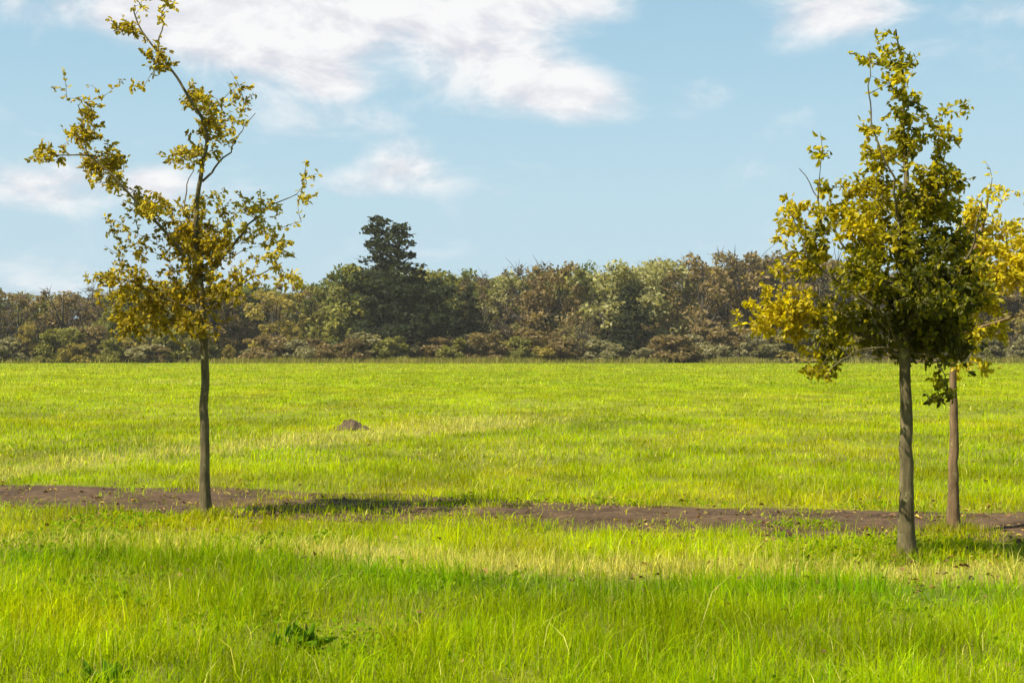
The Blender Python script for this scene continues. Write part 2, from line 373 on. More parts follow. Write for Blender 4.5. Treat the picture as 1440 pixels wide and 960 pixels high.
b2 = ground_at(1275, 786)
young_tree('young_tree', 'dense pyramid shaped young tree with dark olive leaves and yellow outer twigs', 'young trees in the grass', b2, b2[1],
    [([(1275, 786), (1276, 640), (1274, 500), (1277, 400), (1275, 300), (1273, 200), (1268, 120), (1262, 40)], 0.070, 0.005),
     ([(1275, 500, 0), (1230, 440, -.2), (1170, 400, -.3), (1120, 360, -.35), (1104, 310, -.35)], 0.020, 0.004),
     ([(1275, 505, 0), (1215, 470, .15), (1150, 445, .2), (1085, 425, .25)], 0.019, 0.004),
     ([(1276, 470, 0), (1320, 410, -.25), (1350, 350, -.35), (1362, 285, -.4)], 0.020, 0.004),
     ([(1276, 480, 0), (1320, 450, .35), (1355, 420, .5)], 0.016, 0.004),
     ([(1276, 430, 0), (1230, 370, .35), (1190, 310, .5), (1145, 225, .5)], 0.018, 0.003),
     ([(1276, 400, 0), (1310, 320, .3), (1325, 250, .4), (1346, 155, .4)], 0.017, 0.003),
     ([(1275, 360, 0), (1245, 290, -.35), (1215, 200, -.4), (1207, 85, -.35)], 0.015, 0.003),
     ([(1275, 330, 0), (1300, 260, -.25), (1310, 190, -.3)], 0.012, 0.003),
     ([(1275, 460, 0), (1265, 440, -.5), (1250, 400, -.75)], 0.015, 0.004),
     ([(1275, 490, 0), (1210, 490, -.3), (1165, 505, -.4), (1143, 528, -.4)], 0.012, 0.003),
     ([(1276, 495, 0), (1300, 505, -.3), (1310, 550, -.4)], 0.010, 0.003)],
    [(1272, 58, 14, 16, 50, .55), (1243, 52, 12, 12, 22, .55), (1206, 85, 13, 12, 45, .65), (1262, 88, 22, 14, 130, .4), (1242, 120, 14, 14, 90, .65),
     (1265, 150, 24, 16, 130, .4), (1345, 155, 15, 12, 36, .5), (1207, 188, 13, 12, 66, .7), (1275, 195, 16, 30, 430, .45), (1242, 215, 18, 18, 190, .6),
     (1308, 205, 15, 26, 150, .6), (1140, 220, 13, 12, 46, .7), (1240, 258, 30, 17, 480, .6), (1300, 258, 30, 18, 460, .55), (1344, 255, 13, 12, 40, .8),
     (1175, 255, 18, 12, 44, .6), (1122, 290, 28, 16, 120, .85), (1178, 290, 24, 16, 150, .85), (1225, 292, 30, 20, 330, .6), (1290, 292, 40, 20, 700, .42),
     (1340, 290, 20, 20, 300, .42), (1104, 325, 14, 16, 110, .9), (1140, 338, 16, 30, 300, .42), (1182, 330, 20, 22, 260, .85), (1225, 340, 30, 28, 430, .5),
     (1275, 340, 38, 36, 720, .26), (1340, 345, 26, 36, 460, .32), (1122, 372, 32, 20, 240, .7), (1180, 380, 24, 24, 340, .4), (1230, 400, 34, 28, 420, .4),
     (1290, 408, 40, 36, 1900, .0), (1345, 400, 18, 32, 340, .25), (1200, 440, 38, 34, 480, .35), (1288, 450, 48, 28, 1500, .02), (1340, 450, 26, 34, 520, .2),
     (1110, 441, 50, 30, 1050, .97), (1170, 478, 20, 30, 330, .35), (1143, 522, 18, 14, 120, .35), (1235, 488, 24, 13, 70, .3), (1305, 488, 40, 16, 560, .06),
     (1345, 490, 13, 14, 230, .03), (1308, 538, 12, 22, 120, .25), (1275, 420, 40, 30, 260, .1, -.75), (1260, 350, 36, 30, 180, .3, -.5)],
    PAL_B, M_BARK, 0.054, dens=1.15)

b3 = ground_at(1341, 748)
young_tree('young_tree', 'golden orange young tree with reddish trunk standing behind the dense pyramid shaped tree', 'young trees in the grass', b3, b3[1],
    [([(1341, 748), (1342, 640), (1344, 520), (1352, 430), (1372, 350), (1392, 270)], 0.060, 0.006),
     ([(1352, 440, 0), (1392, 400, .1), (1440, 350, .2), (1475, 290, .2)], 0.020, 0.004),
     ([(1348, 470, 0), (1400, 450, -.2), (1470, 430, -.3), (1520, 400, -.3)], 0.018, 0.004),
     ([(1350, 455, 0), (1340, 410, .3), (1330, 350, .4)], 0.014, 0.004)],
    [(1378, 325, 15, 28, 230, .62), (1380, 385, 20, 36, 300, .55), (1412, 320, 22, 14, 90, .95), (1415, 345, 22, 16, 190, .5), (1415, 385, 24, 22, 280, .5),
     (1376, 296, 15, 16, 110, .8), (1405, 272, 26, 12, 40, .8), (1398, 428, 24, 14, 110, .3), (1368, 468, 18, 18, 130, .35), (1405, 460, 26, 16, 120, .3),
     (1440, 360, 36, 46, 620, .6), (1500, 420, 36, 34, 320, .5), (1470, 300, 26, 28, 120, .7), (1335, 370, 24, 40, 160, .5), (1385, 515, 40, 12, 50, .6)],
    PAL_C, M_BARK2, 0.056, dens=2.0)

# ------------------------------------------------------------------ ground
def axis(segs):
    out = [segs[0][0]]
    for a, b, n in segs: out += list(np.linspace(a, b, n+1)[1:])
    return np.array(out)
gx = axis([(-3000, -400, 12), (-400, -60, 34), (-60, -14, 60), (-14, 14, 260), (14, 60, 60), (60, 400, 34), (400, 3000, 12)])
gy = axis([(-400, -10, 12), (-10, 4, 12), (4, 22, 180), (22, 60, 100), (60, 240, 120), (240, 600, 20), (600, 3500, 12)])
GX, GY = np.meshgrid(gx, gy)
x, y = GX.ravel(), GY.ravel()
dr = dry_mask(x, y); lu = lush_mask(x, y); pw = path_wear(x, y)
FIELD = np.array((0.265, 0.315, 0.001)); FIELD2 = np.array((0.32, 0.35, 0.001)); LUSH = np.array((0.255, 0.345, 0.001)); DEEP = np.array((0.150, 0.250, 0.001)); STRAW = np.array((0.50, 0.45, 0.10))
SOILC = np.array((0.15, 0.11, 0.06))
def turf_colour(x, y, dr, lu):
    f = fbm(x*0.30, y*0.10, 81)[:, None]*0.6+fbm(x*0.045, y*0.02, 83)[:, None]*0.4
    f = sstep(0.3, 0.7, f)
    c = FIELD*(1-f)+FIELD2*f
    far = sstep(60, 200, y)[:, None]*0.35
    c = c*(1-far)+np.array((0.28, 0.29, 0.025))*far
    c = c*(1-lu[:, None])+LUSH*lu[:, None]
    d_, s_, p_ = pl_dist(DRY1, x, y); sd_ = d_*s_
    db = (np.exp(-((sd_+0.95)/0.42)**2)*(0.35+0.65*sstep(0.35, 0.6, fbm(x*0.45, y*0.5, 157, 3)+0.10*sstep(0, 3, x))))[:, None]
    c = c*(1-db)+DEEP*db
    v = fbm(x*1.4, y*1.0, 151, 3)[:, None]; w = fbm(x*0.55, y*0.35, 153, 3)[:, None]
    c = c*(0.82+0.36*sstep(0.3, 0.7, v))*(0.90+0.20*sstep(0.3, 0.7, w))
    ol = sstep(0.52, 0.72, fbm(x*0.8+7, y*0.6, 155, 3))[:, None]*0.5
    c = c*(1-ol)+c*np.array((1.18, 0.92, 1.0))*ol
    return c*(1-dr[:, None])+STRAW*dr[:, None]
gc = turf_colour(x, y, dr*0.8, lu)
# bare earth shows between the blades close by
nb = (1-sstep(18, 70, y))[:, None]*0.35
gc = gc*0.58*(1-nb)+SOILC*0.6*nb  # meadow colour also darkened to carry the self-shadow of the turf
nx, ny = len(gx), len(gy)
i = np.arange(ny-1)[:, None]*nx+np.arange(nx-1)[None]
F = np.stack([i, i+1, i+nx+1, i+nx], -1).reshape(-1, 4)
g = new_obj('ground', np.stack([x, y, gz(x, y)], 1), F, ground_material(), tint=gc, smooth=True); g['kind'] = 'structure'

# the worn footpath: a ragged-edged sheet just above the meadow
cl = spline(np.array(PATH), 0.05)
s = np.arange(len(cl))*0.05
tn = np.gradient(cl, axis=0); nrm = np.stack([-tn[:, 1], tn[:, 0]], 1); nrm /= np.linalg.norm(nrm, axis=1, keepdims=True)
wl = 1.12+0.34*(fbm(s*0.5, s*0, 91)-0.5)+0.20*(fbm(s*3, s*0, 93)-0.5)
wr = 1.12+0.34*(fbm(s*0.5, s*0+9, 95)-0.5)+0.20*(fbm(s*3, s*0+9, 97)-0.5)
K = 25; V = []
for t in np.linspace(-1, 1, K):
    w = np.where(t < 0, wl, wr)*t
    px_, py_ = cl[:, 0]+nrm[:, 0]*w, cl[:, 1]+nrm[:, 1]*w
    V.append(np.stack([px_, py_, gz(px_, py_)+0.012-0.010*abs(t)**3+(1-t*t)*(-0.020*np.exp(-((abs(t+0.12*np.sin(s*0.7))-0.45)/0.16)**2)+0.014*(1-abs(t))+0.032*(fbm(px_*5, py_*5, 141, 3)-0.35)+0.012*(fbm(px_*17, py_*17, 143, 2)-0.5))], 1))
V = np.stack(V, 1); n = len(cl)
i = np.arange(n-1)[:, None]*K+np.arange(K-1)[None]
F = np.stack([i, i+K, i+K+1, i+1], -1).reshape(-1, 4)
o = new_obj('path', V.reshape(-1, 3), F, M_SOIL, smooth=True); o['kind'] = 'structure'

# ------------------------------------------------------------------ grass blades, thinning with distance
def grass_band(y0, y1, dens, hgt, wid, margin=2.0):
    half = lambda Y: Y*0.36*1.08+margin
    area = (y1-y0)*2*half(y1)
    n = int(area*dens)
    y = rng.uniform(y0, y1, n); x = rng.uniform(-half(y1), half(y1), n)
    keep = np.abs(x) < half(y)
    x, y = x[keep], y[keep]
    # tussocks
    cl_ = fbm(x*2.2, y*2.2, 101, 3)
    keep = rng.random(len(x)) < np.clip(0.30+1.15*cl_, 0, 1)
    x, y, cl_ = x[keep], y[keep], cl_[keep]
    pw = path_wear(x, y)
    keep = rng.random(len(x)) > pw*0.90
    x, y, cl_, pw = x[keep], y[keep], cl_[keep], pw[keep]
    n = len(x)
    dr = dry_mask(x, y); lu = lush_mask(x, y)
    cell = vnoise(np.floor(x*14)*3.7, np.floor(y*14)*5.3, 161)
    h = hgt*rng.gamma(4, 1/4, n)*(0.25+1.4*cl_)*(0.65+0.7*cell)*(1+0.45*lu+0.25*dr)*(1-0.5*pw)
    w = wid*rng.uniform(0.6, 1.3, n)
    a = rng.uniform(0, 2*np.pi, n); lean = rng.gamma(1.6, 0.36, n)*h
    la = a+rng.normal(0, 0.8, n)
    dx, dy = np.cos(la)*lean, np.sin(la)*lean
    sx, sy = -np.sin(a)*w*0.5, np.cos(a)*w*0.5
    z0 = gz(x, y)-0.005
    V = np.empty((n, 5, 3))
    V[:, 0] = np.stack([x-sx, y-sy, z0], 1); V[:, 1] = np.stack([x+sx, y+sy, z0], 1)
    V[:, 2] = np.stack([x+dx*0.35+sx*0.75, y+dy*0.35+sy*0.75, z0+h*0.58], 1)
    V[:, 3] = np.stack([x+dx*0.35-sx*0.75, y+dy*0.35-sy*0.75, z0+h*0.58], 1)
    V[:, 4] = np.stack([x+dx, y+dy, z0+h*(1-0.18*np.clip(lean/h, 0, 1.5))], 1)
    isdry = rng.random(n) < np.clip(0.03+0.85*dr, 0, 1)
    c = turf_colour(x, y, np.zeros(n), lu)
    c = c*rng.uniform(0.75, 1.25, (n, 1))*(0.8+0.4*cell[:, None])
    sp = (cell > 0.78)[:, None]
    c = np.where(sp, c*np.array((0.72, 0.92, 1.6)), c)
    st = STRAW*rng.uniform(0.65, 1.25, (n, 1))
    c = np.where(isdry[:, None], st, c)
    return V.reshape(-1, 3), np.repeat(c, 5, 0), n
Vs, Ts, Q4, Q3, off = [], [], [], [], 0
for args in [(4.5, 9.0, 2600, 0.085, 0.0050), (9.0, 13.5, 1700, 0.070, 0.0058), (13.5, 20, 800, 0.062, 0.0085), (20, 34, 260, 0.062, 0.014), (34, 65, 70, 0.062, 0.024), (65, 120, 20, 0.065, 0.05), (120, 207, 6, 0.07, 0.10)]:
    V, T, n = grass_band(*args)
    Vs.append(V); Ts.append(T)
    b = np.arange(n)[:, None]*5+off
    Q4.append(b+np.array([[0, 1, 2, 3]])); Q3.append(b+np.array([[3, 2, 4]])); off += n*5
def stems(x, y, h, w, c, lean):
    n = len(x); a = rng.uniform(0, 6.28, n); la = rng.uniform(0, 6.28, n)
    z0 = gz(x, y)-0.005; lean = lean*h
    dx, dy = np.cos(la)*lean, np.sin(la)*lean; sx, sy = -np.sin(a)*w*0.5, np.cos(a)*w*0.5
    V = np.empty((n, 5, 3))
    V[:, 0] = np.stack([x-sx, y-sy, z0], 1); V[:, 1] = np.stack([x+sx, y+sy, z0], 1)
    V[:, 2] = np.stack([x+dx*.45+sx*.8, y+dy*.45+sy*.8, z0+h*.66], 1); V[:, 3] = np.stack([x+dx*.45-sx*.8, y+dy*.45-sy*.8, z0+h*.66], 1)
    V[:, 4] = np.stack([x+dx, y+dy, z0+h*(1-0.15*np.clip(lean/h, 0, 1))], 1)
    global off
    Vs.append(V.reshape(-1, 3)); Ts.append(np.repeat(c, 5, 0)); b = np.arange(n)[:, None]*5+off
    Q4.append(b+np.array([[0, 1, 2, 3]])); Q3.append(b+np.array([[3, 2, 4]])); off += n*5
# dead stalks standing above the turf, dead thatch lying in it, and tufts the mower missed round each trunk
n = 1500; y = rng.uniform(5.5, 22, n); x = rng.uniform(-0.42, 0.42, n)*y; k = (path_wear(x, y) < 0.2) & (fbm(x*0.8, y*0.8, 181, 3) > 0.47); x, y = x[k], y[k]
stems(x, y, rng.uniform(0.09, 0.20, len(x)), np.full(len(x), 0.0035), STRAW*rng.uniform(0.5, 0.95, (len(x), 1)), rng.uniform(0.1, 0.7, len(x)))
n = 26000; y = rng.uniform(5.0, 16, n); x = rng.uniform(-0.42, 0.42, n)*y; k = (path_wear(x, y) < 0.5) & (fbm(x*1.5, y*1.5, 183, 3) > 0.45); x, y = x[k], y[k]
stems(x, y, rng.uniform(0.03, 0.06, len(x)), np.full(len(x), 0.005), np.array((0.30, 0.25, 0.05))*rng.uniform(0.4, 1.1, (len(x), 1)), rng.uniform(0.8, 2.2, len(x)))
# rough uncut margin along the far hedge
n = 60000; y = rng.uniform(196, 211, n); x = rng.uniform(-95, 95, n); m = fbm(x*0.12, y*0.15, 191, 4); k = rng.random(n) < sstep(0.35, 0.65, m)*sstep(196, 207, y); x, y, m = x[k], y[k], m[k]
f = rng.random((len(x), 1)); cc = np.array((0.20, 0.21, 0.02))*(1-f)+np.array((0.30, 0.24, 0.09))*f
stems(x, y, rng.uniform(0.15, 1.0, len(x))*(0.2+1.4*m), rng.uniform(0.05, 0.13, len(x)), cc*rng.uniform(0.6, 1.1, (len(x), 1)), rng.uniform(0.1, 0.6, len(x)))
for c0 in (b1, b2, b3):
    n = 900; a = rng.uniform(0, 6.28, n); r_ = 0.06+np.abs(rng.normal(0, 0.13, n)); x = c0[0]+np.cos(a)*r_; y = c0[1]+np.sin(a)*r_
    cc = turf_colour(x, y, np.zeros(n), np.full(n, 0.35))*rng.uniform(0.6, 1.1, (n, 1)); dd = rng.random(n) < 0.3; cc[dd] = STRAW*0.7
    stems(x, y, rng.uniform(0.06, 0.19, n)*np.exp(-r_*1.5), rng.uniform(0.004, 0.007, n), cc, rng.uniform(0.1, 0.8, n))
o = new_obj('grass', np.concatenate(Vs), [np.concatenate(Q4), np.concatenate(Q3)], M_GRASS, tint=np.concatenate(Ts))
o['kind'] = 'stuff'
tag(o, 'yellow green meadow grass covering the field, longer and greener in front', 'grass')
print('blades', off//5)

# ------------------------------------------------------------------ fallen leaves
def litter():
    P = []
    for c, n, sg in ((b1, 260, 1.1), (b2, 420, 1.2), (b3, 300, 1.2)):
        P.append(np.stack([rng.normal(c[0], sg, n), rng.normal(c[1], sg, n)], 1))
    n = 900
    k = rng.uniform(0, len(cl)-1, n).astype(int)
    P.append(cl[k, :2]+nrm[k]*rng.normal(0, 0.5, (n, 1)))
    n = 350
    P.append(np.stack([rng.uniform(-9, 9, n), rng.uniform(6.2, 24, n)], 1))
    P = np.vstack(P); n = len(P)
    pw = path_wear(P[:, 0], P[:, 1])
    z = gz(P[:, 0], P[:, 1])+np.where(pw > 0.4, 0.018, rng.uniform(0.02, 0.055, n))
    pos = np.column_stack([P, z])
    a = rng.uniform(0, 2*np.pi, n)
    d = np.stack([np.cos(a), np.sin(a), rng.normal(0, 0.22, n)], 1)
    pal = np.array([(0.07, 0.035, 0.015), (0.14, 0.07, 0.025), (0.24, 0.14, 0.035), (0.11, 0.06, 0.03), (0.30, 0.22, 0.04)])
    # lay the blades nearly flat
    s = np.stack([-np.sin(a), np.cos(a), rng.normal(0, 0.25, n)], 1)
    L_ = rng.uniform(0.03, 0.065, n)[:, None]; w = L_*0.3
    up = np.array([0, 0, 1])*w*rng.uniform(-0.3, 1.3, (n, 1))
    V = np.stack([pos, pos+d*L_*.33+s*w+up, pos+d*L_*.7+s*w*.8+up, pos+d*L_, pos+d*L_*.7-s*w*.8+up, pos+d*L_*.33-s*w+up], 1).reshape(-1, 3)
    b = np.arange(n)[:, None]*6
    F = np.concatenate([b+np.array([[0, 1, 2, 3]]), b+np.array([[0, 3, 4, 5]])])
    return V, F, np.repeat(pal[rng.integers(0, len(pal), n)], 6, 0)
V, F, T = litter()
o = new_obj('fallen_leaves', V, F, M_LITTER, tint=T); o['kind'] = 'stuff'
tag(o, 'brown and yellow fallen leaves scattered along the path and under the trees', 'leaves')

# ------------------------------------------------------------------ molehill and weeds
def mound(name, label, px, py, w, h):
    c = ground_at(px, py)
    nr, na = 26, 72; V = []
    for r_ in np.linspace(0, 1, nr):
        for a in np.linspace(0, 2*np.pi, na, endpoint=False):
            lump = 1+0.7*(fbm(3+2.5*r_*math.cos(a), 3+2.5*r_*math.sin(a), 111)-0.5)
            rr = r_*w*0.5*lump
            zz = h*(1-r_**1.25)**1.15*(0.55+0.5*float(fbm(7+6*r_*math.cos(a), 7+6*r_*math.sin(a), 115))+0.30*float(vnoise(9+15*r_*math.cos(a), 9+15*r_*math.sin(a), 117)))-0.02*r_
            V.append((rr*math.cos(a), rr*math.sin(a), zz))
    i = np.arange(nr-1)[:, None]*na; j = np.arange(na)[None]; j2 = (j+1) % na
    F = np.stack([i+j, i+na+j, i+na+j2, i+j2], -1).reshape(-1, 4)
    return tag(new_obj(name, V, F, M_MOLE, smooth=True, loc=c), label, 'molehill')
mound('molehill', 'small brown heap of earth out in the field right of the thin young tree', 493, 604, 0.92, 0.25)

def weed(label, px, py, size, n):
    c = ground_at(px, py)
    a = rng.uniform(0, 2*np.pi, n); el = rng.uniform(0.1, 1.3, n)
    d = np.stack([np.cos(a)*np.cos(el), np.sin(a)*np.cos(el), np.sin(el)], 1)
    q = rng.uniform(0, 0.16, n)**1.2; b = rng.uniform(0, 6.28, n)
    pos = np.stack([np.cos(b)*q*1.4, np.sin(b)*q, rng.uniform(0, 0.06, n)], 1)
    pal = np.array([(0.06, 0.13, 0.008), (0.11, 0.20, 0.010)])
    f = rng.random((n, 1)); tint = pal[0]*(1-f)+pal[1]*f
    V, F, T = leaves_mesh(pos, d, size*rng.uniform(0.6, 1.1, n), tint, 0.34, 0.2)
    return tag(new_obj('weed', V, F, M_GRASS, tint=T, loc=c), label, 'plant')
weed('broad leaved dark green weed in the foreground grass, left of centre', 426, 912, 0.11, 60)
weed('dark green weed at the bottom edge of the grass, near the left corner', 138, 975, 0.10, 50)

# low clover and dandelion leaves mixed into the near grass
n = 60000
x = rng.uniform(-5.5, 5.5, n); y = rng.uniform(5.5, 15, n)
k = (rng.random(n) < sstep(0.54, 0.70, fbm(x*1.1+4, y*0.9, 171, 3))*0.8) & (path_wear(x, y) < 0.3) & (np.abs(x) < y*0.40+1)
x, y = x[k], y[k]; n = len(x)
el = rng.uniform(0.0, 0.9, n); a = rng.uniform(0, 6.28, n)
d = np.stack([np.cos(a)*np.cos(el), np.sin(a)*np.cos(el), np.sin(el)], 1)
pos = np.column_stack([x, y, gz(x, y)+rng.uniform(0.01, 0.05, n)])
f = rng.random((n, 1)); tint = np.array((0.11, 0.20, 0.006))*(1-f)+np.array((0.22, 0.29, 0.008))*f
V, F, T = leaves_mesh(pos, d, rng.uniform(0.018, 0.05, n), tint, 0.6, 0.12)
o = new_obj('clover', V, F, M_GRASS, tint=T); o['kind'] = 'stuff'
tag(o, 'low clover and small broad leaves mixed into the near grass', 'ground cover')

# ------------------------------------------------------------------ far tree line
def far_tree_mesh(kind, seed):
    """unit-height crown and trunk meshes for a distant tree; returns crown (V,F,T) and trunk (V,F)"""
    r = np.random.default_rng(seed)
    lines = [(np.array([[0, 0, -0.02], [0.005, 0, 0.25], [-0.005, 0.01, 0.6], [0, 0, 0.9]]), np.array([0.020, 0.016, 0.009, 0.002]))]
    blobs = []
    if kind == 'conifer':
        for z in np.linspace(0.08, 0.98, 26):
            w = 0.20*(1-z)**0.75+0.012
            for k in range(max(3, int(9*(1-z))+2)):
                a = r.uniform(0, 2*np.pi); q = w*r.uniform(0.35, 1.0)
                blobs.append((q*math.cos(a), q*math.sin(a), z+r.normal(0, 0.012)-0.12*q, 0.045+0.03*(1-z), 0.022))
    else:
        top = 0.30 if kind != 'poplar' else 0.17
        low = 0.12 if kind != 'bare' else 0.28
        nb = {'round': 44, 'ragged': 34, 'bare': 34, 'poplar': 34, 'bush': 30}[kind]
        for k in range(nb):
            z = r.uniform(low, 0.92)
            t = (z-low)/(0.95-low)
            w = top*(0.45+1.1*math.sin(math.pi*min(1, t*0.85+0.12))**0.8)*0.85
            if kind == 'bush': z = r.uniform(0.05, 0.9); w = 0.62*math.sqrt(max(0.05, 1-z*z*0.9))*r.uniform(0.6, 1.15)
            a = r.uniform(0, 2*np.pi); q = w*math.sqrt(r.uniform(0.05, 1))
            s_ = r.uniform(0.035, 0.13)*(0.8 if kind in ('ragged', 'bare') else 1.1)
            if kind == 'bush': s_ = r.uniform(0.07, 0.24)
            c = np.array([q*math.cos(a), q*math.sin(a), z])
            blobs.append((*c, s_, s_*0.8))
            if kind != 'bush':
                st = np.array([0, 0, max(0.15, z*0.45)])
                mid = (st+c)/2+np.array([0, 0, 0.03])
                lines.append((np.array([st, mid, c]), np.array([0.008, 0.005, 0.0015])))
    V, H = [], []
    per = {'round': 110, 'ragged': 85, 'bare': 26, 'poplar': 90, 'conifer': 30, 'bush': 150}[kind]
    sz = {'round': 0.024, 'ragged': 0.022, 'bare': 0.014, 'poplar': 0.02, 'conifer': 0.016, 'bush': 0.05}[kind]
    for bx, by, bz, sr, sh in blobs:
        v = r.normal(size=(per, 3)); v /= np.linalg.norm(v, axis=1, keepdims=True); v *= r.uniform(0.2, 1.15, (per, 1))**0.6
        V.append(np.array([bx, by, bz])+v*np.array([sr, sr, sh])); H.append(np.clip(r.normal(r.uniform(0.2, 0.8), 0.2, per), 0, 1))
        if kind == 'bare':
            for q in range(14):
                e = np.array([bx, by, bz])+r.normal(size=3)*np.array([sr, sr, sr])*0.9
                lines.append((np.array([[bx, by, bz-sh*0.6], (np.array([bx, by, bz])+e)/2, e]), np.array([0.0028, 0.002, 0.0008])))
    P = np.vstack(V); H = np.concatenate(H); n = len(P)
    keep = P[:, 2] > 0.01; P, H = P[keep], H[keep]; n = len(P)
    u = r.normal(size=(n, 3)); u /= np.linalg.norm(u, axis=1, keepdims=True)
    w = np.cross(u, r.normal(size=(n, 3))); w /= np.linalg.norm(w, axis=1, keepdims=True)
    k = sz*r.uniform(0.5, 1.2, (n, 1))
    Q = np.stack([P-u*k, P+w*k*0.6, P+u*k, P-w*k*0.6], 1).reshape(-1, 3)
    return Q, np.arange(n*4).reshape(-1, 4), np.repeat(H, 4), lines

FPAL = {'dark': ((0.020, 0.026, 0.012), (0.045, 0.052, 0.022)), 'olive': ((0.12, 0.115, 0.025), (0.22, 0.205, 0.05)), 'ochre': ((0.18, 0.14, 0.03), (0.31, 0.24, 0.055)),
        'pale': ((0.22, 0.205, 0.075), (0.34, 0.31, 0.13)), 'brown': ((0.13, 0.095, 0.040), (0.23, 0.165, 0.07)), 'green': ((0.085, 0.10, 0.026), (0.15, 0.165, 0.045)),
        'scrub': ((0.16, 0.145, 0.07), (0.27, 0.235, 0.12))}
proto = {}
def far_tree(kind, col, variant, x, y, h, wide, rz, name, label, cat, group):
    key = (kind, col, variant)
    root = thing(name, (x, y, 0), label, cat, group, rz); root.scale = (h*wide, h*wide, h)
    if key not in proto:
        V, F, H, lines = far_tree_mesh(kind, 500+variant*31+len(kind))
        a, b = map(np.array, FPAL[col]); T = a*(1-H[:, None])+b*H[:, None]
        TV, TF = tubes(lines, 5)
        t = new_obj('trunk' if kind != 'bush' else 'stem', TV, TF, M_FBARK, root)
        c = new_obj('crown' if kind != 'bush' else 'foliage', V, F, M_FAR, root, tint=T)
        proto[key] = (t, c)
    else:
        for s_ in proto[key]:
            d = s_.copy(); C.objects.link(d); d.parent = root
    return root

ORD = ['first', 'second', 'third', 'fourth', 'fifth', 'sixth', 'seventh', 'eighth', 'ninth', 'tenth', 'eleventh', 'twelfth', 'thirteenth', 'fourteenth', 'fifteenth', 'sixteenth', 'seventeenth', 'eighteenth', 'nineteenth', 'twentieth']
def topz(py, Y): return EYE+(HY-py)/FP*Y
# (px, top py, Y, kind, colour, width factor)
FAR = []
# landmark dark trees
FAR += [(533, 306, 222, 'conifer', 'dark', 1.55), (562, 313, 219, 'conifer', 'dark', 1.5), (590, 384, 217, 'round', 'dark', 1.25), (555, 396, 216, 'round', 'dark', 1.2), (885, 400, 218, 'conifer', 'dark', 2.0), (660, 402, 220, 'conifer', 'dark', 1.5), (508, 366, 224, 'round', 'green', 0.9)]
prof = [(-300, 388), (0, 396), (100, 399), (170, 397), (250, 391), (330, 389), (420, 391), (470, 386), (500, 372), (620, 366), (700, 369), (780, 366), (860, 367), (940, 360), (1000, 352), (1060, 344), (1120, 350), (1250, 360), (1400, 356), (1800, 380)]
rr = random.Random(5)
px_ = -260
cols = ['olive', 'ochre', 'green', 'brown', 'pale', 'olive', 'ochre', 'brown']
while px_ < 1720:
    top = np.interp(px_, [p[0] for p in prof], [p[1] for p in prof])+rr.uniform(-6, 12)
    kd = rr.choice(['round', 'ragged', 'round', 'ragged', 'bare', 'poplar'])
    co = rr.choice(cols)
    if 840 < px_ < 960: co = 'pale'
    if 960 < px_ < 1090: co = rr.choice(['olive', 'brown', 'ochre'])
    if kd == 'bare': co = 'brown'
    FAR.append((px_, top, rr.uniform(224, 240), kd, co, rr.uniform(0.85, 1.2)*(1.3 if top > 395 else 1.05)))
    px_ += rr.uniform(22, 40)
px_ = -270
while px_ < 1720:
    top = np.interp(px_, [p[0] for p in prof], [p[1] for p in prof])+rr.uniform(8, 26)
    FAR.append((px_, top, rr.uniform(246, 262), rr.choice(['round', 'ragged']), rr.choice(['brown', 'green', 'olive', 'ochre']), rr.uniform(1.2, 1.6)))
    px_ += rr.uniform(22, 36)
cnt = {}
adj = {'dark': 'dark blackish', 'olive': 'olive green', 'ochre': 'ochre autumn', 'pale': 'pale straw coloured', 'brown': 'brown autumn', 'green': 'dull green'}
shape = {'conifer': 'pointed conifer', 'round': 'rounded tree', 'ragged': 'ragged crowned tree', 'bare': 'half bare tree', 'poplar': 'narrow upright tree'}
rowname = lambda Y: 'front row' if Y < 243 else 'rear row'
for k, (p, top, Y, kd, co, w) in enumerate(sorted(FAR, key=lambda t: t[0])):
    X = (p-HX)/FP*Y; h = topz(top, Y)
    if (p, top) == (533, 306): lab = 'tallest dark conifer standing above the whole far tree line'
    elif (p, top) == (562, 313): lab = 'second dark conifer touching the tallest conifer on its right side'
    elif kd == 'conifer': lab = 'short broad dark conifer in the far tree line, ' + ('right of the middle' if p > 800 else 'next right of the two tall conifers')
    else:
        q = (kd, co, rowname(Y)); c_ = cnt.get(q, 0); cnt[q] = c_+(1 if -30 < p < 1470 else 0)
        lab = (f'{ORD[min(c_, 19)]} {adj[co]} {shape[kd]} from left in {rowname(Y)} of far trees' if -30 < p < 1470 else f'{adj[co]} {shape[kd]} of the far trees beyond the {"left" if p < 700 else "right"} edge')
    far_tree(kd, co, k % 5, X, Y, h, w, rr.uniform(0, 6.28), 'conifer_tree' if kd == 'conifer' else 'broadleaf_tree', lab, 'tree', 'trees in the far tree line')
# scrub hedge along the far edge of the field
px_ = -250; k = 0
while px_ < 1700:
    Y = rr.uniform(208, 218); co = rr.choice(['scrub', 'scrub', 'scrub', 'brown', 'ochre', 'olive'])
    if 800 < px_ < 1100: co = rr.choice(['scrub', 'brown', 'scrub'])
    far_tree('bush', co, k % 6, (px_-HX)/FP*Y, Y, topz(rr.choice([rr.uniform(458, 474), rr.uniform(472, 484), rr.uniform(476, 490)]), Y), rr.uniform(0.8, 2.0), rr.uniform(0, 6.28), 'hedge_bush',
             'low brown green bush in the scrubby hedge along the far edge of the field', 'bush', 'bushes of the far hedge')
    px_ += rr.uniform(9, 30); k += 1

